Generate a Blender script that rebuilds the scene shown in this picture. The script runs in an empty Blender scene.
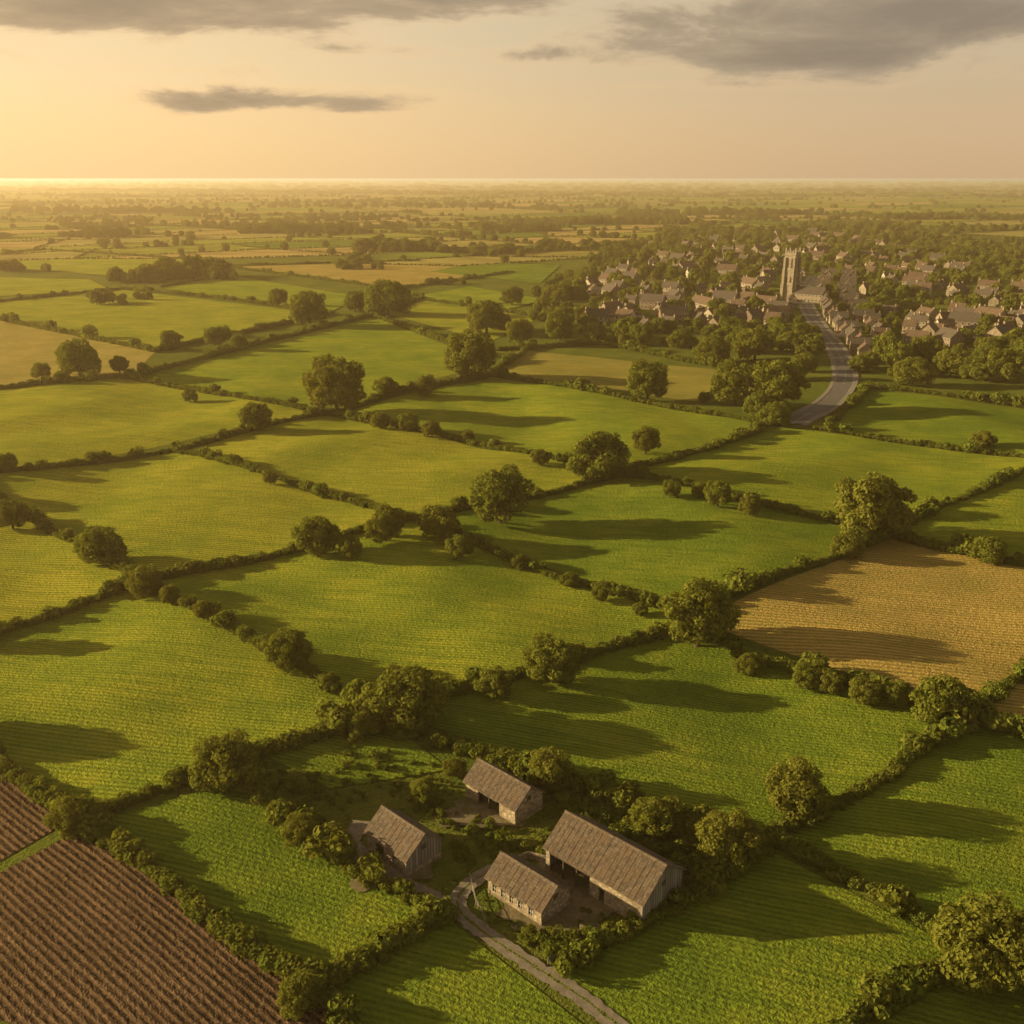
import bpy, math, random
import numpy as np
from mathutils import Vector
rnd = random.Random(7)
rng = np.random.default_rng(7)
scene = bpy.context.scene
COL = scene.collection
# ------------------------------------------------------------ survey helper
CAMH = 100.0
LENS = 35.0
F = LENS/36*1024
PITCH = math.atan(334/F)
SP, CP = math.sin(PITCH), math.cos(PITCH)
def G(u, v):
    """photo survey point -> ground metres (x east, y north)"""
    dy = (512-v)/F
    z = -SP+dy*CP
    t = CAMH/-z
    return ((u-512)/F*t, (CP+dy*SP)*t)
def GT(u, v):
    dy = (512-v)/F
    return CAMH/(SP-dy*CP)
FARM = G(520, 860)
def sst(a, b, x):
    t = np.clip((x-a)/(b-a), 0, 1)
    return t*t*(3-2*t)
def Hgt(x, y):
    x = np.asarray(x, float); y = np.asarray(y, float)
    a = x*0.97-y*0.2; b = x*0.2+y*0.97
    z = 0.72*np.sin(a*0.075+1.9*np.sin(b*0.027)+.8*np.sin(b*.061)) + 0.6*np.sin(a*0.043+b*0.017+2) + 0.14*np.sin(a*0.17+2.2*np.sin(b*0.043)+1) + 0.4*np.sin(b*0.06+a*0.01)
    far = 1-sst(420, 640, y)
    d = np.hypot(x-FARM[0], y-FARM[1])
    return z*far*sst(28, 70, d)
def hz(x, y): return float(Hgt(x, y))
# ------------------------------------------------------------ node helpers
class NT:
    def __init__(s, nt): s.nt = nt; s.n = nt.nodes; s.l = nt.links
    def node(s, t, **k):
        n = s.n.new(t)
        for a, b in k.items(): setattr(n, a, b)
        return n
    def put(s, sock, v):
        if isinstance(v, bpy.types.NodeSocket): s.l.new(v, sock)
        elif v is not None:
            if hasattr(sock, 'default_value'):
                if isinstance(v, (tuple, list)) and len(v) == 3 and sock.type == 'RGBA': v = (*v, 1)
                sock.default_value = v
    def math(s, op, a, b=None, c=None, clamp=False):
        n = s.node('ShaderNodeMath', operation=op, use_clamp=clamp)
        s.put(n.inputs[0], a)
        if b is not None: s.put(n.inputs[1], b)
        if c is not None: s.put(n.inputs[2], c)
        return n.outputs[0]
    def mix(s, f, a, b, bt='MIX'):
        n = s.node('ShaderNodeMix', data_type='RGBA', blend_type=bt)
        s.put(n.inputs[0], f); s.put(n.inputs[6], a); s.put(n.inputs[7], b)
        return n.outputs[2]
    def ramp(s, v, lo, hi, a=0.0, b=1.0):
        n = s.node('ShaderNodeMapRange', interpolation_type='SMOOTHSTEP')
        s.put(n.inputs[0], v); n.inputs[1].default_value = lo; n.inputs[2].default_value = hi
        n.inputs[3].default_value = a; n.inputs[4].default_value = b
        return n.outputs[0]
    def noise(s, vec, scale, detail=3, rough=.55, dist=0):
        n = s.node('ShaderNodeTexNoise')
        if vec is not None: s.l.new(vec, n.inputs['Vector'])
        n.inputs['Scale'].default_value = scale; n.inputs['Detail'].default_value = detail
        n.inputs['Roughness'].default_value = rough; n.inputs['Distortion'].default_value = dist
        return n.outputs['Fac']
    def mapping(s, vec, rot=(0, 0, 0), scale=(1, 1, 1), loc=(0, 0, 0)):
        n = s.node('ShaderNodeMapping'); s.l.new(vec, n.inputs[0])
        n.inputs['Location'].default_value = loc; n.inputs['Rotation'].default_value = rot; n.inputs['Scale'].default_value = scale
        return n.outputs[0]
def newmat(name):
    m = bpy.data.materials.new(name); m.use_nodes = True
    m.node_tree.nodes.clear()
    return m, NT(m.node_tree)
def finish(T, col, rough=.9, bump=None, bd=.1, bs=1.0, spec=.2, diffuse=False):
    if diffuse:
        b = T.node('ShaderNodeBsdfDiffuse'); T.put(b.inputs['Color'], col)
    else:
        b = T.node('ShaderNodeBsdfPrincipled')
        T.put(b.inputs['Base Color'], col); T.put(b.inputs['Roughness'], rough)
        b.inputs['Specular IOR Level'].default_value = spec
    if bump is not None:
        bn = T.node('ShaderNodeBump'); bn.inputs['Distance'].default_value = bd; bn.inputs['Strength'].default_value = bs
        T.l.new(bump, bn.inputs['Height']); T.l.new(bn.outputs[0], b.inputs['Normal'])
    o = T.node('ShaderNodeOutputMaterial'); T.l.new(b.outputs[0], o.inputs[0])
    return b
def field_mat(name, c1, c2, c3, angle=-12, spacing=1.6, row=.35, streak=.5, bd=.24, patch=.5, fk=1.0, wd=.8, rowbump=False):
    m, T = newmat(name)
    pos = T.node('ShaderNodeNewGeometry').outputs['Position']
    mp = T.mapping(pos, rot=(0, 0, math.radians(-angle)))
    med = T.noise(pos, .035, 4, .7)
    st = T.noise(T.mapping(mp, scale=(.06, .6, 1)), 1.0, 2, .65)
    fine = T.noise(T.mapping(mp, scale=(.8, 1.4, 1)), 1.5, 2, .8)
    w = T.node('ShaderNodeTexWave', wave_type='BANDS', bands_direction='Y', wave_profile='SIN')
    T.l.new(mp, w.inputs['Vector']); w.inputs['Scale'].default_value = .314/spacing
    w.inputs['Distortion'].default_value = wd; w.inputs['Detail'].default_value = 0; w.inputs['Detail Scale'].default_value = .3
    rows = w.outputs['Fac']
    c = T.mix(T.math('MULTIPLY', T.ramp(med, .45, .66), patch+.25), c1, c2)
    c = T.mix(T.math('MULTIPLY', T.ramp(st, .42, .68), streak), c, c3)
    c = T.mix(T.math('MULTIPLY', T.ramp(med, .5, .32), .6), c, c3)
    k = T.math('ADD', T.math('MULTIPLY', T.math('SUBTRACT', rows, .5), row), T.math('MULTIPLY', T.math('SUBTRACT', fine, .5), fk))
    k = T.math('ADD', k, 1.0)
    mul = T.node('ShaderNodeVectorMath', operation='SCALE'); T.l.new(c, mul.inputs[0]); T.l.new(k, mul.inputs['Scale'])
    h = T.math('MULTIPLY', fine, 2.0)
    if rowbump: h = T.math('ADD', h, T.math('MULTIPLY', rows, .9))
    finish(T, mul.outputs[0], .95, h, bd, 1.0, .1, True)
    return m
GR1 = field_mat('grass_lush', (.215, .26, .028), (.315, .32, .034), (.12, .18, .02), -12, 1.15, .42, .62)
GR2 = field_mat('grass_meadow', (.27, .285, .032), (.37, .345, .042), (.165, .21, .024), -9, 1.4, .5, .62)
GR3 = field_mat('grass_deep', (.15, .205, .022), (.235, .265, .03), (.088, .14, .016), -18, 1.05, .34, .6)
GR4 = field_mat('grass_dry', (.27, .24, .055), (.34, .28, .07), (.18, .18, .035), -14, 1.4, .35, .55)
WH = field_mat('wheat_stubble', (.38, .28, .08), (.46, .33, .095), (.25, .22, .05), -14, 1.5, .5, .55, rowbump=True)
WH2 = field_mat('hay_stubble', (.34, .28, .08), (.42, .33, .10), (.24, .22, .05), -8, 1.6, .4, .5)
PL = field_mat('ploughed_soil', (.118, .078, .048), (.165, .108, .066), (.08, .053, .033), -40, 1.1, .8, .5, .34, fk=2.2, wd=.3, rowbump=True)
GND = field_mat('rough_grass', (.12, .145, .024), (.18, .18, .034), (.075, .11, .018), 20, 3, .05, .5, .3)
FARN = []
for nm, k in (('far_lush', (.20, .25, .035)), ('far_meadow', (.28, .29, .045)), ('far_deep', (.13, .19, .024)), ('far_dry', (.31, .27, .07)), ('far_wheat_stubble', (.44, .32, .11)), ('far_hay_stubble', (.36, .31, .09)), ('far_rough', (.11, .13, .026))):
    m, T = newmat(nm); pos = T.node('ShaderNodeNewGeometry').outputs['Position']
    n = T.noise(T.mapping(pos, rot=(0, 0, .3), scale=(.3, 1, 1)), .03, 3, .65)
    finish(T, T.mix(T.ramp(n, .35, .65), k, tuple(c*.6 for c in k)), diffuse=True); FARN.append(m)
def simple(name, c1, c2, scale=1.0, rough=.9, bd=.05, spec=.2, detail=3):
    m, T = newmat(name)
    pos = T.node('ShaderNodeTexCoord').outputs['Object']
    n = T.noise(pos, scale, detail, .65); n2 = T.noise(pos, scale*6, 2, .7)
    f = T.ramp(T.math('ADD', T.math('MULTIPLY', n, .65), T.math('MULTIPLY', n2, .35)), .35, .65)
    finish(T, T.mix(f, c1, c2), rough, n2 if bd else None, bd, .8, spec)
    return m
DIRT = simple('dirt', (.11, .11, .04), (.23, .18, .12), .35, .95, .1)
GRAVEL = simple('gravel_track', (.17, .145, .11), (.26, .225, .18), .9, .95, .06)
ASPH = simple('asphalt', (.085, .077, .07), (.12, .11, .10), .3, .75, .01, .4)
PAVE = simple('pavement', (.18, .16, .13), (.24, .21, .18), .5, .9, .01)
WHITE = simple('road_paint', (.5, .5, .48), (.65, .65, .62), 2, .7, 0)
BARK = simple('bark', (.07, .052, .035), (.12, .095, .065), 2, .95, 0)
GLASS = simple('window_glass', (.02, .025, .03), (.04, .045, .05), .5, .15, 0, .6)
FRAME = simple('painted_frame', (.45, .42, .36), (.56, .53, .47), 1, .6, 0)
DARKW = simple('dark_wood', (.05, .038, .028), (.085, .065, .05), 2, .9, 0)
def stone(name, c1, c2, c3, bs=1.0):
    m, T = newmat(name)
    pos = T.node('ShaderNodeTexCoord').outputs['Object']
    v = T.node('ShaderNodeTexVoronoi', feature='F1'); T.l.new(T.mapping(pos, scale=(1, 1, 1.7)), v.inputs['Vector']); v.inputs['Scale'].default_value = 1.7*bs
    n = T.noise(pos, .5, 3)
    sep = T.node('ShaderNodeSeparateColor'); T.l.new(v.outputs['Color'], sep.inputs[0])
    c = T.mix(sep.outputs[0], c1, c2)
    c = T.mix(T.math('MULTIPLY', T.ramp(n, .4, .7), .7), c, c3)
    edge = T.ramp(v.outputs['Distance'], .25, .6)
    c = T.mix(T.math('MULTIPLY', edge, .5), c, (.09, .08, .065))
    finish(T, c, .95, T.math('SUBTRACT', 1, v.outputs['Distance']), .06, .8, .15)
    return m
STONE = stone('rubble_stone', (.28, .22, .15), (.50, .41, .29), (.20, .16, .11))
STONEL = stone('pale_stone', (.34, .265, .18), (.45, .36, .25), (.27, .215, .15), .8)
TOWER = stone('tower_stone', (.34, .285, .21), (.44, .37, .285), (.30, .25, .19), .6)
BRICK = stone('brown_brick', (.22, .15, .10), (.3, .2, .14), (.18, .13, .1), 2)
REND = simple('render_wall', (.38, .32, .245), (.48, .42, .32), .3, .9, 0)
def planks(name, c1, c2, w=.28):
    m, T = newmat(name)
    pos = T.node('ShaderNodeTexCoord').outputs['Object']
    s = T.node('ShaderNodeSeparateXYZ'); T.l.new(pos, s.inputs[0])
    a = T.math('ADD', s.outputs['X'], s.outputs['Y'])
    q = T.math('DIVIDE', a, w)
    idx = T.math('FLOOR', q); fr = T.math('FRACT', q)
    wn = T.node('ShaderNodeTexWhiteNoise', noise_dimensions='1D'); T.l.new(idx, wn.inputs['W'])
    n = T.noise(T.mapping(pos, scale=(3, 3, .5)), 1.2, 3, .7)
    c = T.mix(T.math('ADD', T.math('MULTIPLY', wn.outputs['Value'], .6), T.math('MULTIPLY', n, .4)), c1, c2)
    gap = T.ramp(T.math('ABSOLUTE', T.math('SUBTRACT', fr, .5)), .36, .48)
    c = T.mix(T.math('MULTIPLY', gap, .9), c, (.02, .017, .014))
    finish(T, c, .85, T.math('SUBTRACT', 1, gap), .04, .9, .2)
    return m
PLANK = planks('weathered_planks', (.13, .115, .10), (.34, .31, .27), .6)
def roofm(name, c1, c2, c3, rows=.4, col=.5, lichen=False):
    m, T = newmat(name)
    pos = T.node('ShaderNodeTexCoord').outputs['Object']
    s = T.node('ShaderNodeSeparateXYZ'); T.l.new(pos, s.inputs[0])
    r = T.math('DIVIDE', s.outputs['Z'], rows*.6); ri = T.math('FLOOR', r); rf = T.math('FRACT', r)
    cx = T.math('ADD', T.math('DIVIDE', s.outputs['X'], col), T.math('MULTIPLY', ri, .37)); ci = T.math('FLOOR', cx)
    cmb = T.node('ShaderNodeCombineXYZ'); T.l.new(ri, cmb.inputs[0]); T.l.new(ci, cmb.inputs[1])
    wn = T.node('ShaderNodeTexWhiteNoise', noise_dimensions='3D'); T.l.new(cmb.outputs[0], wn.inputs['Vector'])
    n = T.noise(pos, .45, 3, .7); n2 = T.noise(T.mapping(pos, scale=(1, .3, .3)), 1.6, 3, .7)
    c = T.mix(wn.outputs['Value'], c1, c2)
    c = T.mix(T.ramp(n, .45, .7), c, c3)
    c = T.mix(T.math('MULTIPLY', T.ramp(n2, .5, .7), .6), c, c1)
    if lichen:
        n3 = T.noise(pos, .9, 4, .7); c = T.mix(T.math('MULTIPLY', T.ramp(n3, .52, .7), .6), c, (.15, .12, .06))
    c = T.mix(T.math('MULTIPLY', T.ramp(rf, .8, 1.0), .65), c, (.03, .025, .02))
    finish(T, c, .8, T.math('ADD', T.math('MULTIPLY', rf, -1), T.math('MULTIPLY', wn.outputs['Value'], .5)), .06, .9, .25)
    return m
ROOFB = roofm('barn_roof_slates', (.078, .058, .044), (.16, .125, .092), (.135, .088, .056), .42, .42, True)
ROOF1 = roofm('slate_roof', (.07, .058, .048), (.115, .095, .08), (.09, .07, .054), .5, .6)
ROOF2 = roofm('tile_roof', (.11, .072, .05), (.165, .105, .072), (.09, .068, .05), .5, .6)
def leafm(name, c1, c2, c3):
    m, T = newmat(name)
    oi = T.node('ShaderNodeObjectInfo'); geo = T.node('ShaderNodeNewGeometry')
    f = geo.outputs['Random Per Island']
    c = T.mix(f, c1, c2)
    c = T.mix(T.math('MULTIPLY', oi.outputs['Random'], .6), c, c3)
    d = T.node('ShaderNodeBsdfDiffuse'); T.l.new(c, d.inputs[0])
    t = T.node('ShaderNodeBsdfTranslucent'); T.l.new(T.mix(1.0, c, (1.3, 1.2, .5), 'MULTIPLY'), t.inputs[0])
    mx = T.node('ShaderNodeMixShader'); mx.inputs[0].default_value = .35
    T.l.new(d.outputs[0], mx.inputs[1]); T.l.new(t.outputs[0], mx.inputs[2])
    o = T.node('ShaderNodeOutputMaterial'); T.l.new(mx.outputs[0], o.inputs[0])
    return m
LEAF = leafm('oak_leaves', (.095, .13, .022), (.215, .23, .038), (.19, .18, .034))
LEAFH = leafm('hedge_leaves', (.085, .13, .022), (.20, .225, .036), (.175, .175, .032))
# ------------------------------------------------------------ mesh builder
class MB:
    def __init__(s): s.v = []; s.f = []; s.m = []; s.mats = []
    def mi(s, mat):
        if mat not in s.mats: s.mats.append(mat)
        return s.mats.index(mat)
    def poly(s, pts, mat):
        i = len(s.v); s.v += [tuple(p) for p in pts]; s.f.append(tuple(range(i, i+len(pts)))); s.m.append(s.mi(mat))
    def hexa(s, b, t, mat):
        i = len(s.v); s.v += [tuple(p) for p in b]+[tuple(p) for p in t]; k = s.mi(mat); n = len(b)
        s.f.append(tuple(i+j for j in reversed(range(n)))); s.f.append(tuple(i+n+j for j in range(n)))
        for j in range(n):
            q = (j+1) % n; s.f.append((i+j, i+q, i+n+q, i+n+j))
        s.m += [k]*(n+2)
    def box(s, x0, x1, y0, y1, z0, z1, mat):
        s.hexa([(x0, y0, z0), (x1, y0, z0), (x1, y1, z0), (x0, y1, z0)], [(x0, y0, z1), (x1, y0, z1), (x1, y1, z1), (x0, y1, z1)], mat)
    def tube(s, p, q, r0, r1, mat, n=7):
        p = Vector(p); q = Vector(q); d = (q-p).normalized(); a = d.orthogonal().normalized(); b = d.cross(a)
        B = [p+(a*math.cos(2*math.pi*i/n)+b*math.sin(2*math.pi*i/n))*r0 for i in range(n)]
        Tt = [q+(a*math.cos(2*math.pi*i/n)+b*math.sin(2*math.pi*i/n))*r1 for i in range(n)]
        s.hexa(B, Tt, mat)
    def mesh(s, name):
        me = bpy.data.meshes.new(name); me.from_pydata(s.v, [], s.f)
        for m in s.mats: me.materials.append(m)
        me.polygons.foreach_set('material_index', s.m); me.update()
        return me
def obj(name, me, loc=(0, 0, 0), rz=0, sc=(1, 1, 1), parent=None, col=COL):
    o = bpy.data.objects.new(name, me); o.location = loc; o.rotation_euler = (0, 0, rz); o.scale = sc
    if parent: o.parent = parent
    if col: col.objects.link(o)
    return o
# ------------------------------------------------------------ foliage meshes
def leaf_cloud(lobes, n, size, seed=0, zmin=.15):
    """lobes: (k,4) centre+radius -> leaf quads on lobe shells, concealed ones dropped"""
    r = np.random.default_rng(seed)
    L = np.array(lobes); w = L[:, 3]**2; w /= w.sum()
    k = r.choice(len(L), size=int(n*1.8), p=w)
    d = r.normal(size=(len(k), 3)); d /= np.linalg.norm(d, axis=1)[:, None]
    rad = L[k, 3]*(1-.42*r.random(len(k))**1.6+.14*r.random(len(k))**2)
    p = L[k, :3]+d*rad[:, None]*np.array([1, 1, .85])
    dist = np.linalg.norm(p[:, None, :]-L[None, :, :3], axis=2)/L[None, :, 3]
    keep = (dist.min(axis=1) > .60) & (p[:, 2] > zmin)
    p = p[keep][:n]; d = d[keep][:n]
    nr = d+r.normal(size=d.shape)*.5+np.array([0, 0, .25]); nr /= np.linalg.norm(nr, axis=1)[:, None]
    a = np.cross(nr, r.normal(size=nr.shape)); a /= np.linalg.norm(a, axis=1)[:, None]; b = np.cross(nr, a)
    s = size*(.6+.8*r.random(len(p)))[:, None]
    V = np.stack([p-a*s*.6, p-b*s*.38+nr*s*.1, p+a*s*.6, p+b*s*.38+nr*s*.1], 1).reshape(-1, 3)
    return V
def foliage_mesh(name, V, mb, leafmat):
    base = len(mb.v); nq = len(V)//4
    mats = list(mb.mats)+[leafmat]
    verts = mb.v+[tuple(x) for x in V.tolist()]
    faces = mb.f+[(base+4*i, base+4*i+1, base+4*i+2, base+4*i+3) for i in range(nq)]
    me = bpy.data.meshes.new(name); me.from_pydata(verts, [], faces)
    for m in mats: me.materials.append(m)
    me.polygons.foreach_set('material_index', mb.m+[len(mats)-1]*nq); me.update()
    return me
def tree_mesh(seed, R=6.0, tall=1.0, n=9500, ls=.53):
    r = random.Random(seed); lobes = []
    zc = R*.88*tall
    nl = 54
    for i in range(nl):
        ph = i*2.39996+r.uniform(-.5, .5); c = 1-1.75*(i+.5)/nl
        s = math.sqrt(max(0, 1-c*c)); k = r.uniform(.60, .92)
        wob = 1+.14*math.sin(ph*2+seed)+.12*math.sin(ph*3+seed*2)
        lobes.append((math.cos(ph)*s*R*k*wob, math.sin(ph)*s*R*k*wob, zc+c*R*.9*tall*k, r.uniform(.14, .34)*R))
    for i in range(6):
        lobes.append((r.uniform(-.3, .3)*R, r.uniform(-.3, .3)*R, zc+r.uniform(-.3, .3)*R, .42*R))
    V = leaf_cloud(lobes, n, ls, seed=seed, zmin=.5)
    mb = MB(); top = (r.uniform(-.3, .3), r.uniform(-.3, .3), R*.4)
    mb.tube((0, 0, -.5), top, .5, .36, BARK, 9)
    for i in range(8):
        l = lobes[r.randrange(nl)]
        mid = (top[0]*.5+l[0]*.45, top[1]*.5+l[1]*.45, (top[2]+l[2])*.5+.3)
        mb.tube(top, mid, .24, .16, BARK, 6); mb.tube(mid, l[:3], .16, .06, BARK, 5)
    return foliage_mesh('tree_crown', V, mb, LEAF)
def bush_mesh(seed, n=360, ls=.29):
    r = random.Random(seed); lobes = []
    for i in range(9):
        a = r.uniform(0, 6.28); q = r.uniform(0, .7)
        lobes.append((math.cos(a)*q, math.sin(a)*q, r.uniform(.35, 1.1), r.uniform(.32, .58)))
    V = leaf_cloud(lobes, n, ls, seed=seed+50, zmin=.1)
    mb = MB()
    for i in range(3):
        mb.tube((r.uniform(-.1, .1), r.uniform(-.1, .1), -.3), lobes[i][:3], .06, .03, BARK, 4)
    return foliage_mesh('bush', V, mb, LEAFH)
TV = [(11, 1.0), (12, .92), (13, 1.06), (14, .86), (15, 1.12), (16, 1.0)]
TREES = [tree_mesh(a, 6, t) for a, t in TV]
TREEM = [tree_mesh(a, 6, t, 3200, .9) for a, t in TV]
TREEF = [tree_mesh(a, 6, t, 1000, 1.6) for a, t in TV]
BUSH = [bush_mesh(i) for i in range(6)]
BUSHF = [bush_mesh(i, 80, .62) for i in range(6)]
def mkcol(name, meshes):
    c = bpy.data.collections.new(name)
    for i, m in enumerate(meshes): obj(name+'_part', m, col=c)
    return c
def gn(coll):
    ng = bpy.data.node_groups.new('scatter_'+coll.name, 'GeometryNodeTree')
    ng.interface.new_socket('Geometry', in_out='INPUT', socket_type='NodeSocketGeometry')
    ng.interface.new_socket('Geometry', in_out='OUTPUT', socket_type='NodeSocketGeometry')
    N = ng.nodes; gi = N.new('NodeGroupInput'); go = N.new('NodeGroupOutput')
    ip = N.new('GeometryNodeInstanceOnPoints'); ci = N.new('GeometryNodeCollectionInfo')
    ci.inputs['Collection'].default_value = coll; ci.inputs['Separate Children'].default_value = True; ci.inputs['Reset Children'].default_value = True
    def at(nm, dt):
        a = N.new('GeometryNodeInputNamedAttribute'); a.data_type = dt; a.inputs['Name'].default_value = nm
        return next(o for o in a.outputs if o.enabled and o.name == 'Attribute')
    e = N.new('FunctionNodeEulerToRotation')
    L = ng.links
    L.new(gi.outputs[0], ip.inputs['Points']); L.new(ci.outputs[0], ip.inputs['Instance'])
    ip.inputs['Pick Instance'].default_value = True
    L.new(at('var', 'INT'), ip.inputs['Instance Index'])
    L.new(at('rot', 'FLOAT_VECTOR'), e.inputs[0]); L.new(e.outputs[0], ip.inputs['Rotation'])
    L.new(at('scl', 'FLOAT_VECTOR'), ip.inputs['Scale'])
    L.new(ip.outputs[0], go.inputs[0])
    return ng
GNTM = gn(mkcol('tree_library', TREEM)); GNTF = gn(mkcol('far_tree_library', TREEF))
GNB = gn(mkcol('bush_library', BUSH)); GNBF = gn(mkcol('far_bush_library', BUSHF))
def scatter(name, ng, P, S):
    P = np.array(P, float); S = np.array(S, float)
    if len(P) == 0: return
    me = bpy.data.meshes.new(name); me.vertices.add(len(P)); me.vertices.foreach_set('co', P.ravel())
    a = me.attributes.new('scl', 'FLOAT_VECTOR', 'POINT'); a.data.foreach_set('vector', S.ravel())
    R = np.zeros_like(P); R[:, 2] = rng.random(len(P))*6.283
    a = me.attributes.new('rot', 'FLOAT_VECTOR', 'POINT'); a.data.foreach_set('vector', R.ravel())
    a = me.attributes.new('var', 'INT', 'POINT'); a.data.foreach_set('value', rng.integers(0, 6, len(P)).astype(np.int32))
    o = obj(name, me); md = o.modifiers.new('scatter', 'NODES'); md.node_group = ng
    return o
# ------------------------------------------------------------ ground sheet
def axis(lo, hi, step, far):
    a = list(np.arange(lo, hi+.1, step)); s = step
    x = hi; out = []
    while x < far: s *= 1.35; x += s; out.append(x)
    x = lo; s = step; out2 = []
    while x > -far if lo < 0 else False: s *= 1.35; x -= s; out2.append(x)
    return np.array(out2[::-1]+a+out)
xs = axis(-520, 520, 5, 45000); ys = np.concatenate([[-3000, -800, -200, -50], axis(0, 700, 5, 60000)])
X, Y = np.meshgrid(xs, ys); Z = Hgt(X, Y)
def gridmesh(name, X, Y, Z, mat):
    ny, nx = X.shape
    V = np.stack([X, Y, Z], -1).reshape(-1, 3)
    i = np.arange(ny*nx).reshape(ny, nx)
    Q = np.stack([i[:-1, :-1], i[:-1, 1:], i[1:, 1:], i[1:, :-1]], -1).reshape(-1, 4)
    me = bpy.data.meshes.new(name); me.from_pydata(V.tolist(), [], Q.tolist()); me.materials.append(mat)
    me.polygons.foreach_set('use_smooth', [True]*len(me.polygons)); me.update()
    if me.polygons[0].normal.z < 0: me.flip_normals()
    return obj(name, me)
gridmesh('ground', X, Y, Z, GND)
NF = [0]
def field(name, q, mat, step=4.0):
    P = [np.array(G(*p)) for p in q]
    a = max(np.linalg.norm(P[1]-P[0]), np.linalg.norm(P[2]-P[3])); b = max(np.linalg.norm(P[3]-P[0]), np.linalg.norm(P[2]-P[1]))
    if P[0][1] > 800: step = 40
    na, nb = int(a/step)+2, int(b/step)+2
    u, v = np.meshgrid(np.linspace(0, 1, na), np.linspace(0, 1, nb))
    XX = sum(P[k][0]*w for k, w in enumerate([(1-u)*(1-v), u*(1-v), u*v, (1-u)*v]))
    YY = sum(P[k][1]*w for k, w in enumerate([(1-u)*(1-v), u*(1-v), u*v, (1-u)*v]))
    NF[0] += 1
    gridmesh(name, XX, YY, Hgt(XX, YY)+.05+.004*NF[0]+(0.3 if P[0][1] > 800 else 0), mat)
FI = [
 ('grass_field', [(-110, 665), (145, 583), (372, 712), (75, 822)], GR1),
 ('grass_field', [(-110, 665), (-200, 560), (-30, 482), (145, 583)], GR2),
 ('grass_field', [(-200, 560), (-300, 525), (175, 448), (-30, 482)], GR2),
 ('grass_field', [(-30, 482), (175, 448), (410, 522), (145, 583)], GR2),
 ('grass_field', [(-300, 525), (-150, 400), (130, 378), (325, 414)], GR2),
 ('wheat_field', [(-150, 400), (-60, 308), (155, 352), (130, 378)], WH2),
 ('grass_field', [(-60, 308), (120, 290), (330, 315), (155, 352)], GR2),
 ('grass_field', [(135, 376), (374, 317), (490, 362), (325, 412)], GR1),
 ('hay_field', [(495, 375), (510, 349), (745, 373), (712, 403)], GR4),
 ('grass_field', [(330, 414), (492, 376), (765, 424), (620, 473)], GR1),
 ('grass_field', [(624, 474), (768, 426), (1045, 461), (888, 531)], GR1),
 ('grass_field', [(178, 449), (328, 415), (618, 474), (415, 521)], GR2),
 ('grass_field', [(418, 523), (622, 476), (886, 533), (692, 612)], GR3),
 ('grass_field', [(148, 585), (412, 523), (687, 617), (378, 711)], GR1),
 ('wheat_field', [(700, 622), (890, 536), (1120, 590), (970, 720)], WH),
 ('grass_field', [(385, 713), (690, 625), (968, 722), (768, 838)], GR3),
 ('grass_field', [(770, 842), (970, 724), (1230, 808), (975, 952)], GR3),
 ('wheat_field', [(972, 722), (1120, 592), (1400, 655), (1230, 806)], WH),
 ('grass_field', [(890, 533), (1045, 464), (1250, 497), (1120, 588)], GR1),
 ('grass_field', [(825, 427), (866, 391), (1250, 430), (1048, 460)], GR3),
 ('grass_field', [(560, 978), (765, 850), (975, 958), (740, 1120)], GR3),
 ('grass_field', [(740, 1122), (975, 960), (1230, 1075), (1000, 1250)], GR3),
 ('grass_field', [(80, 826), (258, 780), (445, 915), (325, 990)], GR3),
 ('grass_field', [(328, 994), (447, 919), (640, 1070), (420, 1130)], GR3),
 ('ploughed_field', [(76, 831), (330, 1002), (450, 1180), (-185, 956)], PL),
 ('ploughed_field', [(64, 822), (-110, 672), (-330, 770), (-180, 948)], PL),
 ('grass_field', [(372, 714), (262, 758), (330, 790), (450, 770)], GR3),
 ('grass_field', [(158, 288), (232, 276), (360, 297), (330, 313)], GR1),
 ('wheat_field', [(232, 267), (420, 262), (515, 272), (400, 288)], WH),
 ('grass_field', [(395, 300), (470, 287), (545, 300), (500, 312)], GR1),
 ('grass_field', [(430, 272), (480, 262), (560, 266), (540, 284)], GR3),
 ('grass_field', [(-60, 300), (-20, 277), (90, 280), (110, 290)], GR2),
 ('grass_field', [(975, 300), (1010, 294), (1150, 300), (1120, 318)], GR1),
 ('grass_field', [(380, 312), (420, 300), (540, 318), (490, 342)], GR2),
 ('grass_field', [(-60, 262), (40, 250), (225, 262), (120, 277)], GR2),
 ('grass_field', [(820, 234), (860, 225), (1000, 232), (985, 243)], GR1),
]
for n, q, m in FI: field(n, q, m)
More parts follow.
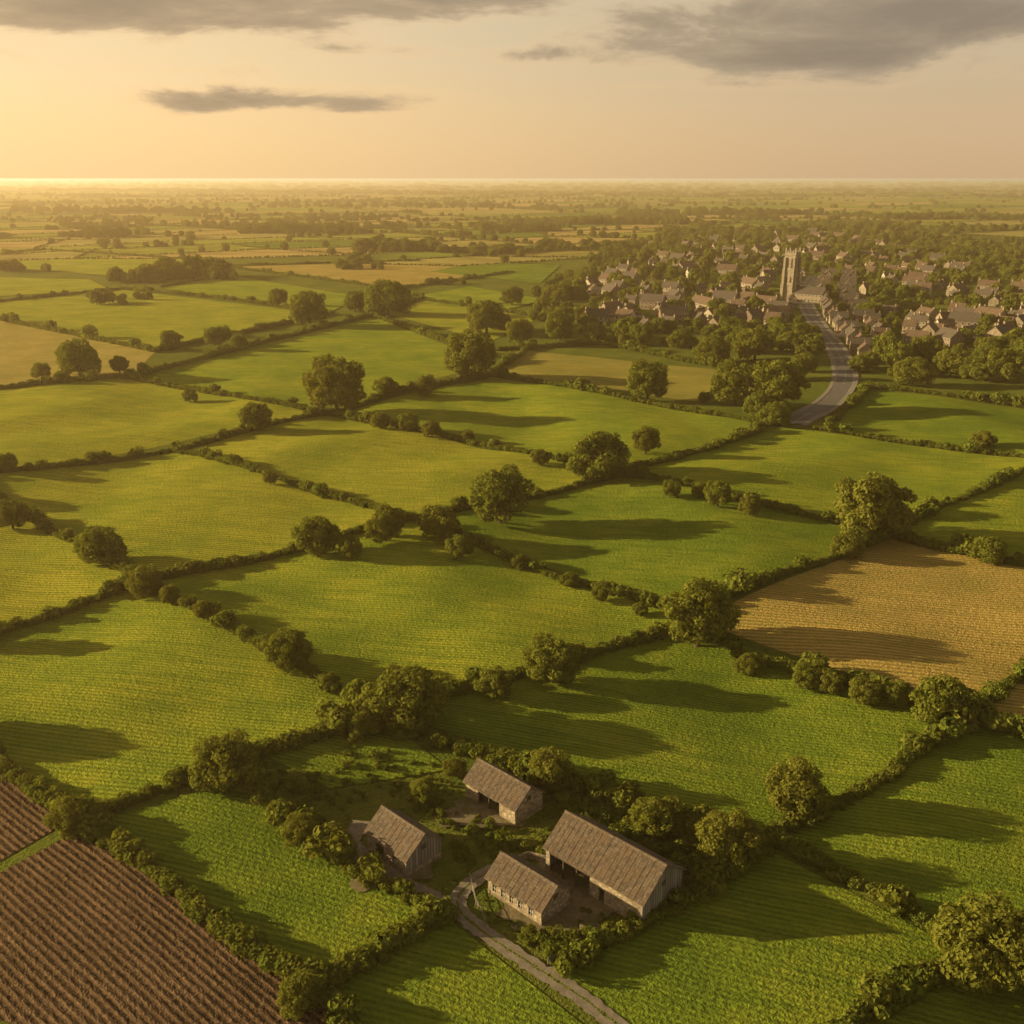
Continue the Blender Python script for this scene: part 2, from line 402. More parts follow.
# ------------------------------------------------------------ hedges
HL = [
[(-110, 665), (75, 822), (165, 885), (245, 945), (325, 992), (420, 1130)],
[(75, 822), (190, 785), (262, 757), (340, 732), (378, 716)],
[(325, 990), (385, 953), (447, 917)], [(255, 782), (300, 838), (350, 872), (445, 915)],
[(-110, 665), (145, 583)], [(145, 583), (230, 630), (372, 712)], [(-200, 420), (-30, 482), (145, 583)],
[(145, 583), (290, 553), (412, 522)], [(412, 522), (500, 502), (620, 474)], [(620, 474), (700, 452), (768, 426), (790, 412)],
[(175, 448), (290, 483), (412, 522)], [(412, 522), (550, 573), (690, 615)], [(-300, 525), (-30, 480), (175, 448), (328, 414)],
[(328, 414), (410, 392), (492, 373), (535, 345)], [(130, 378), (328, 414), (470, 442), (620, 474)],
[(620, 474), (760, 507), (888, 533)], [(888, 533), (1120, 590), (1400, 655)],
[(-150, 400), (130, 378)], [(130, 378), (250, 347), (372, 316)], [(-60, 308), (155, 352)], [(155, 352), (330, 314)],
[(378, 712), (540, 672), (690, 620)], [(690, 616), (790, 577), (888, 533)], [(888, 533), (1045, 463), (1150, 420)],
[(492, 374), (620, 400), (768, 425)], [(815, 430), (1045, 461), (1250, 495)],
[(690, 618), (740, 655), (860, 687), (968, 722)], [(968, 722), (1230, 808)], [(968, 722), (1120, 590)],
[(768, 840), (870, 785), (968, 722)], [(378, 712), (440, 738), (600, 792), (700, 832), (768, 842)],
[(768, 842), (870, 895), (975, 955), (1100, 1010)], [(568, 972), (640, 930), (700, 895), (768, 848)],
[(975, 955), (850, 1030), (740, 1122)], [(830, 424), (866, 390)], [(866, 389), (1250, 428)],
[(498, 351), (600, 344), (745, 373)], [(372, 316), (490, 358)], [(-60, 308), (120, 290)], [(120, 289), (232, 300), (330, 315)],
[(232, 266), (420, 261)], [(232, 268), (400, 290)], [(400, 289), (515, 272)], [(160, 288), (232, 275)], [(372, 316), (420, 300), (545, 318)],
[(-60, 262), (40, 250), (225, 262)], [(120, 278), (225, 263)], [(975, 300), (1120, 320)], [(1010, 293), (1150, 300)], [(700, 403), (748, 372)],
]
for li, line in enumerate(HL):
    W = [np.array(G(*p)) for p in line]
    P = []; S = []
    ph = rnd.uniform(0, 6)
    acc = 0
    for a, b in zip(W[:-1], W[1:]):
        L = np.linalg.norm(b-a); d = (b-a)/L; nn = np.array([-d[1], d[0]])
        s = 0
        while s < L:
            p = a+d*s
            far = max(1, p[1]/420)
            wob = .5*math.sin((acc+s)*.07+ph)+.3*math.sin((acc+s)*.21+ph*2)
            for k in range(2):
                o = nn*(wob+rnd.gauss(0, .5)); q = p+o
                sc = rnd.uniform(1.05, 1.65)*(1+.2*math.sin((acc+s)*.11+ph*3))
                if rnd.random() < .06: sc *= rnd.uniform(1.35, 2.3)
                sc *= min(far, 1.4)
                P.append((q[0], q[1], hz(*q)-.1)); S.append((sc, sc, sc*rnd.uniform(.85, 1.1)))
            s += 1.25*far
        acc += L
    scatter('hedge', GNB if W[0][1] < 700 else GNBF, P, S)
# ------------------------------------------------------------ explicit trees (survey x, base y, crown px)
TL = [(338,412,60),(598,476,68),(500,522,62),(872,536,80),(848,556,34),(697,642,78),(408,724,80),(553,682,56),(290,668,48),(228,788,72),(300,845,38),
(75,828,48),(940,722,62),(795,814,64),(728,862,66),(655,836,50),(985,972,104),(302,1006,50),(318,556,46),(102,562,46),(13,526,34),(145,594,36),(255,432,34),
(648,400,42),(735,406,48),(776,410,60),(712,362,34),(468,378,56),(388,315,44),(487,334,44),(355,312,24),(310,326,42),(278,306,20),(912,385,38),(950,375,36),
(1002,382,40),(986,562,34),(982,447,24),(386,396,26),(80,376,44),(42,378,20),(365,738,34),(550,786,48),(425,802,34),(495,698,40),(385,545,42),(440,542,44),
(350,562,28),(645,455,30),(8,474,22),(120,374,20),(865,704,32),(896,706,32),(808,686,32),(830,692,28),(750,668,28),(717,510,30),(748,517,24),
(610,800,30),(460,560,30),(426,396,22),(500,330,26),(755,360,40),(805,372,26),(520,345,28),(560,340,30),(172,350,22),(215,345,24),(240,350,20),(860,545,30),(700,500,18),
(408,432,24),(432,438,20),(380,430,22),(540,465,20),(250,795,26),(690,840,34),(560,330,30),(455,775,26),(512,305,22),(590,330,20),(975,380,30),(1030,372,40),
(758,418,34),(775,426,30),(795,380,28),(860,372,22),(670,500,22),(640,345,26),(680,348,24),(736,352,30),(885,360,26),(928,362,28),(985,366,30),
(205,620,22),(170,604,20),(330,690,22),(600,598,20),(570,583,22),(520,566,20),(270,485,16),(640,612,18),(468,440,16),(190,400,16),(-14,640,40),(-40,735,60),(-70,500,40),(795,352,26),(780,345,24)]
for u, v, w in TL:
    x, y = G(u, v); s = w*GT(u, v)/F/12.6
    z = hz(x, y)
    m = rnd.choice(TREES)
    obj('oak_tree', m, (x, y, z-.15*s), rnd.uniform(0, 6.28), (s, s*rnd.uniform(.93, 1.07), s*rnd.uniform(.9, 1.05)))
# ------------------------------------------------------------ roads
def catmull(P, n=10):
    P = [np.array(p, float) for p in P]; P = [2*P[0]-P[1]]+P+[2*P[-1]-P[-2]]; out = []
    for i in range(1, len(P)-2):
        for k in range(n):
            t = k/n; a, b, c, d = P[i-1:i+3]
            out.append(.5*((2*b)+(-a+c)*t+(2*a-5*b+4*c-d)*t*t+(-a+3*b-3*c+d)*t**3))
    out.append(P[-2]); return out
def ribbon(mb, path, o0, o1, z, mat, thick=0, rough=0, dash=None):
    pts = np.array(path); d = np.gradient(pts, axis=0); d /= np.linalg.norm(d, axis=1)[:, None]; n = np.stack([-d[:, 1], d[:, 0]], 1)
    A = pts+n*o0; B = pts+n*o1
    if rough:
        A = A+n*rng.normal(0, rough, (len(pts), 1)); B = B+n*rng.normal(0, rough, (len(pts), 1))
    for i in range(len(pts)-1):
        if dash and i % dash[1] >= dash[0]: continue
        q = [A[i], B[i], B[i+1], A[i+1]]
        if np.cross(q[1]-q[0], q[2]-q[0]) < 0: q = q[::-1]
        t = [(p[0], p[1], hz(*p)+z) for p in q]
        if thick: mb.hexa([(p[0], p[1], p[2]-thick) for p in t], t, mat)
        else: mb.poly(t, mat)
rp = catmull([G(792, 425), G(806, 416), G(830, 400), G(845, 380), G(838, 352), G(820, 328), G(807, 306), G(806, 290), G(815, 276)], 16)
mb = MB(); ribbon(mb, rp, -4.6, 4.6, .26, ASPH); obj('road', mb.mesh('road'))
mb = MB(); ribbon(mb, rp, -.1, .1, .265, WHITE, dash=(1, 2)); ribbon(mb, rp, -4.3, -4.18, .265, WHITE); ribbon(mb, rp, 4.18, 4.3, .265, WHITE); obj('road_markings', mb.mesh('road_markings'))
mb = MB(); ribbon(mb, rp, -6.6, -4.602, .38, PAVE, .3); ribbon(mb, rp, 4.602, 6.6, .38, PAVE, .3); obj('pavement', mb.mesh('pavement'))
lane = catmull([G(680, 1075), G(612, 1022), G(575, 994), G(535, 968), G(490, 938), G(460, 912), G(462, 893), G(490, 872), G(520, 862)], 12)
lane2 = catmull([G(462, 914), G(436, 902), G(405, 885), G(375, 866), G(352, 846), G(362, 822)], 12)
mb = MB()
ribbon(mb, lane, -1.3, 1.3, .27, GRAVEL, rough=.12); ribbon(mb, lane2, -1.5, 1.5, .266, GRAVEL, rough=.15)
obj('farm_track', mb.mesh('farm_track'))
mb = MB(); ribbon(mb, lane, -.16, .16, .275, GND, rough=.08); obj('track_grass_strip', mb.mesh('track_grass_strip'))
def blob(name, pix, r, z, mat, seed):
    q = random.Random(seed); c = G(*pix); pts = []
    for i in range(64):
        a = 2*math.pi*i/64; k = 1+.16*math.sin(3*a+seed)+.1*math.sin(7*a+seed*2)+q.uniform(-.08, .08)
        x, y = c[0]+math.cos(a)*r[0]*k, c[1]+math.sin(a)*r[1]*k; pts.append((x, y, z))
    m = MB(); m.poly(pts, mat); obj(name, m.mesh(name))
blob('farm_yard', (560, 900), (10, 8), .255, DIRT, 1)
blob('farm_yard', (388, 868), (6, 5), .25, DIRT, 2)
blob('farm_yard', (480, 815), (7, 4), .245, DIRT, 3)
# ------------------------------------------------------------ barns
def wall(mb, x0, x1, y, t, H, ops, mat, sgn):
    ya, yb = (y, y+t) if sgn > 0 else (y-t, y)
    xs_ = x0
    for (a, b, z0, z1) in sorted(ops):
        if a > xs_: mb.box(xs_, a, ya, yb, 0, H, mat)
        if z0 > .01: mb.box(a, b, ya, yb, 0, z0, mat)
        if z1 < H: mb.box(a, b, ya, yb, z1, H, mat)
        xs_ = b
    if xs_ < x1: mb.box(xs_, x1, ya, yb, 0, H, mat)
def barn(name, pix, L, W, Hw, Hr, ang, ops, wm, gm):
    rz = math.radians(ang); c = G(*pix)
    loc = (c[0]-math.cos(rz)*L, c[1]-math.sin(rz)*L, 0.0)
    e = bpy.data.objects.new(name, None); e.location = loc; e.rotation_euler = (0, 0, rz); COL.objects.link(e)
    t = .35
    m = MB(); wall(m, t, L-t, 0, t, Hw, ops, wm, 1); wall(m, t, L-t, W, t, Hw, [], wm, -1)
    for xa in (0, L-t):
        pr = [(0, 0), (W, 0), (W, Hw), (W/2, Hr), (0, Hw)]
        b = [(xa, p[0], p[1]) for p in pr]; tt = [(xa+t, p[0], p[1]) for p in pr]
        m.hexa(b, tt, gm)
    m.box(L+.003, L+.09, 0, W, 0, .9, STONE)
    obj('walls', m.mesh('walls'), parent=e)
    m = MB(); m.box(t, L-t, t, W-t, .27, .31, DIRT); obj('floor', m.mesh('floor'), parent=e)
    m = MB(); ov = .4; k = (Hr-Hw)/(W/2); th = .16
    q = random.Random(int(L*10))
    for s in (0, 1):
        def pt(x, d, up):
            yy = W/2-d if s == 0 else W/2+d
            return (x, yy, Hr-k*d+.02+up)
        D = W/2+ov; n = int(L/.9)
        for i in range(n):
            xa = -ov+(L+2*ov)*i/n; xb = -ov+(L+2*ov)*(i+1)/n; u = q.uniform(0, .035); dd = D+q.uniform(-.06, .06)
            b = [pt(xa, 0, 0), pt(xb, 0, 0), pt(xb, dd, 0), pt(xa, dd, 0)]; tp = [pt(xa, 0, th+u), pt(xb, 0, th+u), pt(xb, dd, th+u), pt(xa, dd, th+u)]
            if s == 0: b = b[::-1]; tp = tp[::-1]
            m.hexa(b, tp, ROOFB)
            x = xb
            if i < n-1:
                b = [pt(x-.03, .1, th+.037), pt(x+.03, .1, th+.037), pt(x+.03, dd, th+.037), pt(x-.03, dd, th+.037)]; tp = [pt(x-.03, .1, th+.06), pt(x+.03, .1, th+.06), pt(x+.03, dd, th+.06), pt(x-.03, dd, th+.06)]
                if s == 0: b = b[::-1]; tp = tp[::-1]
                m.hexa(b, tp, ROOFB)
    m.hexa([(-ov-.03, W/2-.28, Hr+.0), (L+ov+.03, W/2-.28, Hr+.0), (L+ov+.03, W/2+.28, Hr+.0), (-ov-.03, W/2+.28, Hr+.0)],
           [(-ov-.03, W/2-.06, Hr+.32), (L+ov+.03, W/2-.06, Hr+.32), (L+ov+.03, W/2+.06, Hr+.32), (-ov-.03, W/2+.06, Hr+.32)], ROOFB)
    obj('roof', m.mesh('roof'), parent=e)
    m = MB()
    for (a, b, z0, z1) in ops:
        m.box(a-.12, b+.12, -.05, -.003, z1, z1+.22, DARKW)
        if z0 > .01:
            m.box(a, b, .12, .17, z0, z1, GLASS)
            m.box(a-.08, a, -.04, .1, z0, z1, FRAME); m.box(b, b+.08, -.04, .1, z0, z1, FRAME)
            m.box(a, b, .06, .11, (z0+z1)/2-.03, (z0+z1)/2+.03, FRAME)
            m.box((a+b)/2-.03, (a+b)/2+.03, .055, .115, z0, z1, FRAME)
        else:
            nb = int((b-a)/3)
            for i in range(1, nb+1):
                x = a+(b-a)*i/(nb+1); m.box(x-.12, x+.12, .05, .3, 0, z1, DARKW)
    m.box(.1, L-.1, -.12, -.06, Hw-.32, Hw-.2, DARKW)
    m.box(L+.003, L+.06, W/2-.45, W/2+.45, Hw+.1, Hw+.9, DARKW)
    obj('openings', m.mesh('openings'), parent=e)
    return e
barn('stone_barn', (407, 878), 9.6, 7.0, 3.3, 6.0, -44, [(2.2, 4.2, 0, 2.6), (6.2, 7.0, 1.2, 2.1)], STONE, PLANK)
barn('cart_shed', (515, 826), 11.6, 6.6, 3.2, 5.7, -44, [(3.0, 8.0, 0, 2.6)], STONE, STONE)
barn('large_barn', (642, 928), 18.0, 9.8, 4.3, 7.8, -43, [(.8, 8.5, 0, 3.5), (10.2, 11.2, 0, 2.3)], STONE, PLANK)
barn('stable_block', (541, 927), 10.4, 6.2, 2.9, 5.1, -43, [(.9, 1.7, .9, 2.0), (2.6, 3.4, .9, 2.0), (4.3, 5.1, .9, 2.0), (6.0, 6.8, .9, 2.0), (8.0, 8.8, .9, 2.0)], STONE, STONE)
def stonewall(pts):
    m = MB()
    P = [np.array(G(*p)) for p in pts]
    for a, b in zip(P[:-1], P[1:]):
        d = b-a; L = np.linalg.norm(d); d /= L; n = np.array([-d[1], d[0]])*.22
        k = int(L/1.2)+1
        for i in range(k):
            p = a+d*L*i/k; q = a+d*(L*(i+1)/k); h = 1.15+rnd.uniform(-.08, .08)
            c = [p-n, q-n, q+n, p+n]; w = [p-n*.8, q-n*.8, q+n*.8, p+n*.8]
            m.hexa([(x[0], x[1], 0) for x in c], [(x[0], x[1], h) for x in w], STONE)
    obj('stone_wall', m.mesh('stone_wall'))
stonewall([(580, 930), (612, 942), (636, 932)]); stonewall([(500, 870), (528, 858), (552, 864)])
def fence(pts):
    m = MB(); P = [np.array(G(*p)) for p in pts]
    for a, b in zip(P[:-1], P[1:]):
        d = b-a; L = np.linalg.norm(d); k = max(1, int(L/2.2))
        for i in range(k):
            p = a+d*i/k; q = a+d*(i+1)/k
            m.tube((p[0], p[1], 0), (p[0], p[1], 1.35), .08, .07, PLANK, 5)
            for z in (.5, .85, 1.2): m.tube((p[0], p[1], z), (q[0], q[1], z), .045, .045, PLANK, 4)
    obj('wooden_fence', m.mesh('wooden_fence'))
fence([(470, 880), (476, 905), (486, 925)]); fence([(548, 965), (585, 950), (625, 935)]); fence([(330, 850), (352, 868), (400, 895)])
# ------------------------------------------------------------ scrub round the farm
def inpoly(p, poly):
    x, y = p; c = False; j = len(poly)-1
    for i in range(len(poly)):
        xi, yi = poly[i]; xj, yj = poly[j]
        if (yi > y) != (yj > y) and x < (xj-xi)*(y-yi)/(yj-yi)+xi: c = not c
        j = i
    return c
lanepts = np.array(lane+lane2)
Bb = []
for (px, L, W, a) in [((407, 878), 9.6, 7, -44), ((515, 826), 11.6, 6.6, -44), ((642, 928), 18, 9.8, -43), ((541, 927), 10.4, 6.2, -43)]:
    rz = math.radians(a); c = G(*px); Bb.append(((c[0]-math.cos(rz)*L/2-math.sin(rz)*W/2, c[1]-math.sin(rz)*L/2+math.cos(rz)*W/2), rz, L/2+1.6, W/2+1.6))
def clear(p, lm=2.4):
    if np.min(np.hypot(lanepts[:, 0]-p[0], lanepts[:, 1]-p[1])) < lm: return False
    for c, rz, a, b in Bb:
        dx, dy = p[0]-c[0], p[1]-c[1]
        if abs(dx*math.cos(rz)+dy*math.sin(rz)) < a and abs(-dx*math.sin(rz)+dy*math.cos(rz)) < b: return False
    return True
zones = [([(378, 716), (440, 742), (600, 795), (700, 835), (765, 850), (700, 890), (660, 860), (560, 800), (470, 760), (390, 740)], 200, 1.25),
 ([(255, 765), (320, 780), (320, 845), (300, 838)], 40, 1.0), ([(690, 860), (765, 845), (720, 890), (690, 905)], 70, 1.6),
 ([(470, 900), (488, 930), (560, 975), (620, 935), (560, 935), (500, 935)], 80, .9), ([(340, 740), (450, 765), (440, 790), (340, 790)], 30, .7),
 ([(330, 845), (350, 880), (440, 915), (450, 900), (380, 880)], 40, .7), ([(440, 805), (500, 830), (560, 840), (560, 860), (480, 860), (440, 880)], 40, .9), ([(560, 800), (650, 835), (690, 870), (640, 850), (560, 820)], 70, 1.3),
 ([(330, 740), (700, 830), (690, 900), (600, 960), (430, 900), (320, 850)], 300, .45)]
P = []; S = []
for poly, n, sc in zones:
    wp = [G(*p) for p in poly]; x0 = min(p[0] for p in wp); x1 = max(p[0] for p in wp); y0 = min(p[1] for p in wp); y1 = max(p[1] for p in wp)
    k = 0
    for _ in range(n*12):
        p = (rnd.uniform(x0, x1), rnd.uniform(y0, y1))
        if inpoly(p, wp) and clear(p):
            s = sc*rnd.uniform(.35, 1.35); P.append((*p, hz(*p)-.1)); S.append((s, s, s*rnd.uniform(.8, 1.2))); k += 1
            if k >= n: break
scatter('scrub', GNB, P, S)
# ------------------------------------------------------------ village
def house_mesh(L, W, Hw, Hr, wm, rm, chim=2, ext=False):
    m = MB()
    m.hexa([(0, 0, -.3), (L, 0, -.3), (L, W, -.3), (0, W, -.3)], [(0, 0, Hw), (L, 0, Hw), (L, W, Hw), (0, W, Hw)], wm)
    for x in (0, L):
        q = [(x, 0, Hw), (x, W, Hw), (x, W/2, Hr)]; m.poly(q if x else q[::-1], wm)
    k = (Hr-Hw)/(W/2); ov = .4
    for s in (-1, 1):
        f = lambda x, d, u: (x, W/2+s*d, Hr-k*d+.03+u)
        D = W/2+ov
        b = [f(-ov, 0, 0), f(L+ov, 0, 0), f(L+ov, D, 0), f(-ov, D, 0)]; t = [f(-ov, 0, .2), f(L+ov, 0, .2), f(L+ov, D, .2), f(-ov, D, .2)]
        if s < 0: b = b[::-1]; t = t[::-1]
        m.hexa(b, t, rm)
    for c in range(chim):
        x = .1 if c == 0 else L-1.1
        m.box(x, x+1.0, W/2-.5, W/2+.5, Hr-.8, Hr+1.5, wm); m.box(x+.2, x+.45, W/2-.15, W/2+.15, Hr+1.5, Hr+1.9, ROOF2); m.box(x+.55, x+.8, W/2-.15, W/2+.15, Hr+1.5, Hr+1.9, ROOF2)
    def win(x, z, w, h, y, s):
        a, b = sorted((y+s*.003, y+s*.07)); m.box(x-w/2-.12, x+w/2+.12, a, b, z-.12, z+h+.12, FRAME)
        a, b = sorted((y+s*.073, y+s*.09)); m.box(x-w/2, x+w/2, a, b, z, z+h, GLASS)
    nw = max(2, int(L/3))
    for i in range(nw):
        x = L*(i+.5)/nw
        for y, s in ((0, -1), (W, 1)):
            win(x, Hw-2.0, 1.1, 1.3, y, s)
            if Hw > 4.5:
                if i == nw//2 and s < 0:
                    m.box(x-.6, x+.6, -.08, -.003, 0, 2.2, DARKW)
                else: win(x, 1.0, 1.3, 1.4, y, s)
    for x, s in ((0, -1), (L, 1)):
        for yy in (W*.3, W*.7):
            a, b = sorted((x+s*.003, x+s*.07)); m.box(a, b, yy-.6, yy+.6, Hw-2.0, Hw-.7, FRAME)
            a, b = sorted((x+s*.073, x+s*.09)); m.box(a, b, yy-.5, yy+.5, Hw-1.9, Hw-.8, GLASS)
    if ext:
        m.box(L*.6, L*.6+4, -4, -.003, -.3, 2.8, wm)
        m.hexa([(L*.6-.2, -4.3, 2.8), (L*.6+4.2, -4.3, 2.8), (L*.6+4.2, -.12, 2.8), (L*.6-.2, -.12, 2.8)], [(L*.6-.2, -4.3, 3.0), (L*.6+4.2, -4.3, 3.0), (L*.6+4.2, -.12, 4.4), (L*.6-.2, -.12, 4.4)], rm)
    return m.mesh('house')
HM = [(house_mesh(13, 8.5, 5.4, 9.2, STONEL, ROOF1), 13, 8.5), (house_mesh(11, 8, 5.2, 8.8, REND, ROOF2, 1, True), 11, 8), (house_mesh(16, 9, 5.6, 9.8, BRICK, ROOF1, 2), 16, 9),
      (house_mesh(9, 8, 5.4, 9.4, STONEL, ROOF2, 1), 9, 8), (house_mesh(18, 9.5, 5.8, 10, STONE, ROOF2, 2, True), 18, 9.5), (house_mesh(12, 8.5, 5.5, 9.4, STONE, ROOF1, 2), 12, 8.5)]
HN = ['stone_house', 'rendered_house', 'brick_house', 'stone_house', 'stone_house', 'stone_house']
VP = [G(*p) for p in [(575, 322), (600, 330), (770, 332), (806, 345), (875, 370), (905, 348), (1050, 342), (1080, 305), (1000, 282), (940, 262), (870, 242), (800, 232), (700, 242), (630, 268), (575, 298)]]
rpa = np.array(rp); CH = G(789, 300); placed = []
def place(c, rz, k, s=1.0):
    me, L, W = HM[k]
    obj(HN[k], me, (c[0]-(math.cos(rz)*L-math.sin(rz)*W)/2*s, c[1]-(math.sin(rz)*L+math.cos(rz)*W)/2*s, 0.05), rz, (s, s, s)); placed.append(c)
pd = np.gradient(rpa, axis=0); acc = 0
for i in range(1, len(rpa)):
    acc += np.linalg.norm(rpa[i]-rpa[i-1])
    if acc < 13.0 or rpa[i][1] < 580: continue
    acc = 0
    d = pd[i]/np.linalg.norm(pd[i]); n = np.array([-d[1], d[0]])
    for s in (-1, 1):
        if s > 0 and rpa[i][1] < 800: continue
        c = rpa[i]+n*s*rnd.uniform(12.5, 15.5); rz = math.atan2(d[1], d[0])+(0 if s > 0 else math.pi)+(math.pi/2 if rnd.random() < .3 else 0)
        if math.hypot(c[0]-CH[0], c[1]-CH[1]) < 30: continue
        k = rnd.choice([0, 1, 2, 3, 5]); place(tuple(c), rz, k, rnd.uniform(.8, 1.0))
        if s < 0 and rnd.random() < .7:
            c2 = rpa[i]+n*s*rnd.uniform(32, 38); place(tuple(c2), rz+rnd.choice([0, math.pi/2]), rnd.choice([0, 1, 2, 5]), .9)
x0, x1 = min(p[0] for p in VP), max(p[0] for p in VP); y0, y1 = min(p[1] for p in VP), max(p[1] for p in VP)
tries = 0; cnt = 0
while tries < 16000 and cnt < 215:
    tries += 1
    p = (rnd.uniform(x0, x1), y0+(y1-y0)*rnd.random()**1.5)
    if not inpoly(p, VP): continue
    if math.hypot(p[0]-CH[0], p[1]-CH[1]) < 40: continue
    if np.min(np.hypot(rpa[:, 0]-p[0], rpa[:, 1]-p[1])) < 24: continue
    if math.sin(p[0]*.021+1)*math.sin(p[1]*.017)+rnd.uniform(-.4, .4) > .2: continue
    md = 18+max(0, (p[1]-750))*.03
    if placed and min((p[0]-q[0])**2+(p[1]-q[1])**2 for q in placed) < md*md: continue
    a = math.radians(rnd.choice([-40, 50, -40, 10, -75])+rnd.uniform(-10, 10))
    place(p, a, rnd.randrange(6), rnd.uniform(.8, 1.25)); cnt += 1
pa = np.array(placed)
P = []; S = []
VPX = [G(*p) for p in [(535, 318), (600, 345), (790, 352), (800, 375), (812, 372), (815, 345), (860, 384), (1080, 362), (1160, 300), (1060, 262), (1024, 240), (800, 222), (680, 228), (600, 255), (545, 290)]]
for _ in range(20000):
    p = (rnd.uniform(x0-60, x1+160), y0-60+(y1-y0+200)*rnd.random()**1.15)
    if len(P) > 2400: break
    iv = inpoly(p, VPX)
    if not iv: continue
    if np.min(np.hypot(pa[:, 0]-p[0], pa[:, 1]-p[1])) < 9.5: continue
    if np.min(np.hypot(rpa[:, 0]-p[0], rpa[:, 1]-p[1])) < 9.5 or math.hypot(p[0]-CH[0], p[1]-CH[1]) < 17: continue
    s = rnd.choice([.3, .4, .5, .6, .7, .85, 1.15])*rnd.uniform(.85, 1.2); P.append((*p, -.3)); S.append((s, s, s*rnd.uniform(.85, 1.1)))
scatter('village_trees', GNTM, P, S)
def church():
    e = bpy.data.objects.new('church', None); e.location = (CH[0], CH[1], 0); e.rotation_euler = (0, 0, math.radians(-38)); COL.objects.link(e)
    m = MB(); w = 4.9; H = 40
    m.box(-w, w, -w, w, 0, H, TOWER)
    for z in (12, 24, 37.5):
        m.box(-w-.3, w+.3, -w-.3, -w-.003, z, z+.6, TOWER); m.box(-w-.3, w+.3, w+.003, w+.3, z, z+.6, TOWER)
        m.box(-w-.3, -w-.003, -w, w, z, z+.6, TOWER); m.box(w+.003, w+.3, -w, w, z, z+.6, TOWER)
    for sx in (-1, 1):
        for sy in (-1, 1):
            for st, (hh, ex) in enumerate([(14, 1.6), (26, 1.0), (36, .6)]):
                z0 = [0, 14, 26][st]
                xa, xb = sorted((sx*(w-1.4), sx*(w-.1))); ya, yb = sorted((sy*(w+.31), sy*(w+ex+.31))); m.box(xa, xb, ya, yb, z0, hh, TOWER)
                xa, xb = sorted((sx*(w+.31), sx*(w+ex+.31))); ya, yb = sorted((sy*(w-1.4), sy*(w-.1))); m.box(xa, xb, ya, yb, z0, hh, TOWER)
            cx, cy = sx*(w-.6), sy*(w-.6)
            m.box(cx-.7, cx+.7, cy-.7, cy+.7, H+.003, H+2.4, TOWER)
            m.hexa([(cx-.8, cy-.8, H+2.4), (cx+.8, cy-.8, H+2.4), (cx+.8, cy+.8, H+2.4), (cx-.8, cy+.8, H+2.4)], [(cx-.05, cy-.05, H+4.2), (cx+.05, cy-.05, H+4.2), (cx+.05, cy+.05, H+4.2), (cx-.05, cy+.05, H+4.2)], TOWER)
    for i in range(3):
        c = -w+2.0+i*2.2
        for s in (-1, 1):
            a, b = sorted((s*w, s*(w-.6))); m.box(c, c+1.2, a, b, H+.004, H+1.7, TOWER); m.box(a, b, c, c+1.2, H+.004, H+1.7, TOWER)
    obj('tower', m.mesh('tower'), parent=e)
    m = MB()
    for s in (-1, 1):
        for c in (-1.8, 1.8):
            a, b = sorted((s*(w+.003), s*(w+.06)))
            for (z0, z1) in ((27, 34), (15, 19)):
                pr = [(c-.8, z0), (c+.8, z0), (c+.8, z1), (c, z1+1.6), (c-.8, z1)]
                m.hexa([(p[0], a, p[1]) for p in pr], [(p[0], b, p[1]) for p in pr], DARKW)
                m.hexa([(a, p[0], p[1]) for p in pr], [(b, p[0], p[1]) for p in pr], DARKW)
    obj('belfry_openings', m.mesh('belfry_openings'), parent=e)
    n = house_mesh(26, 12, 7, 12.5, STONEL, ROOF1, 0); o = obj('nave', n, (w+.4, -6, 0), parent=e)
church()
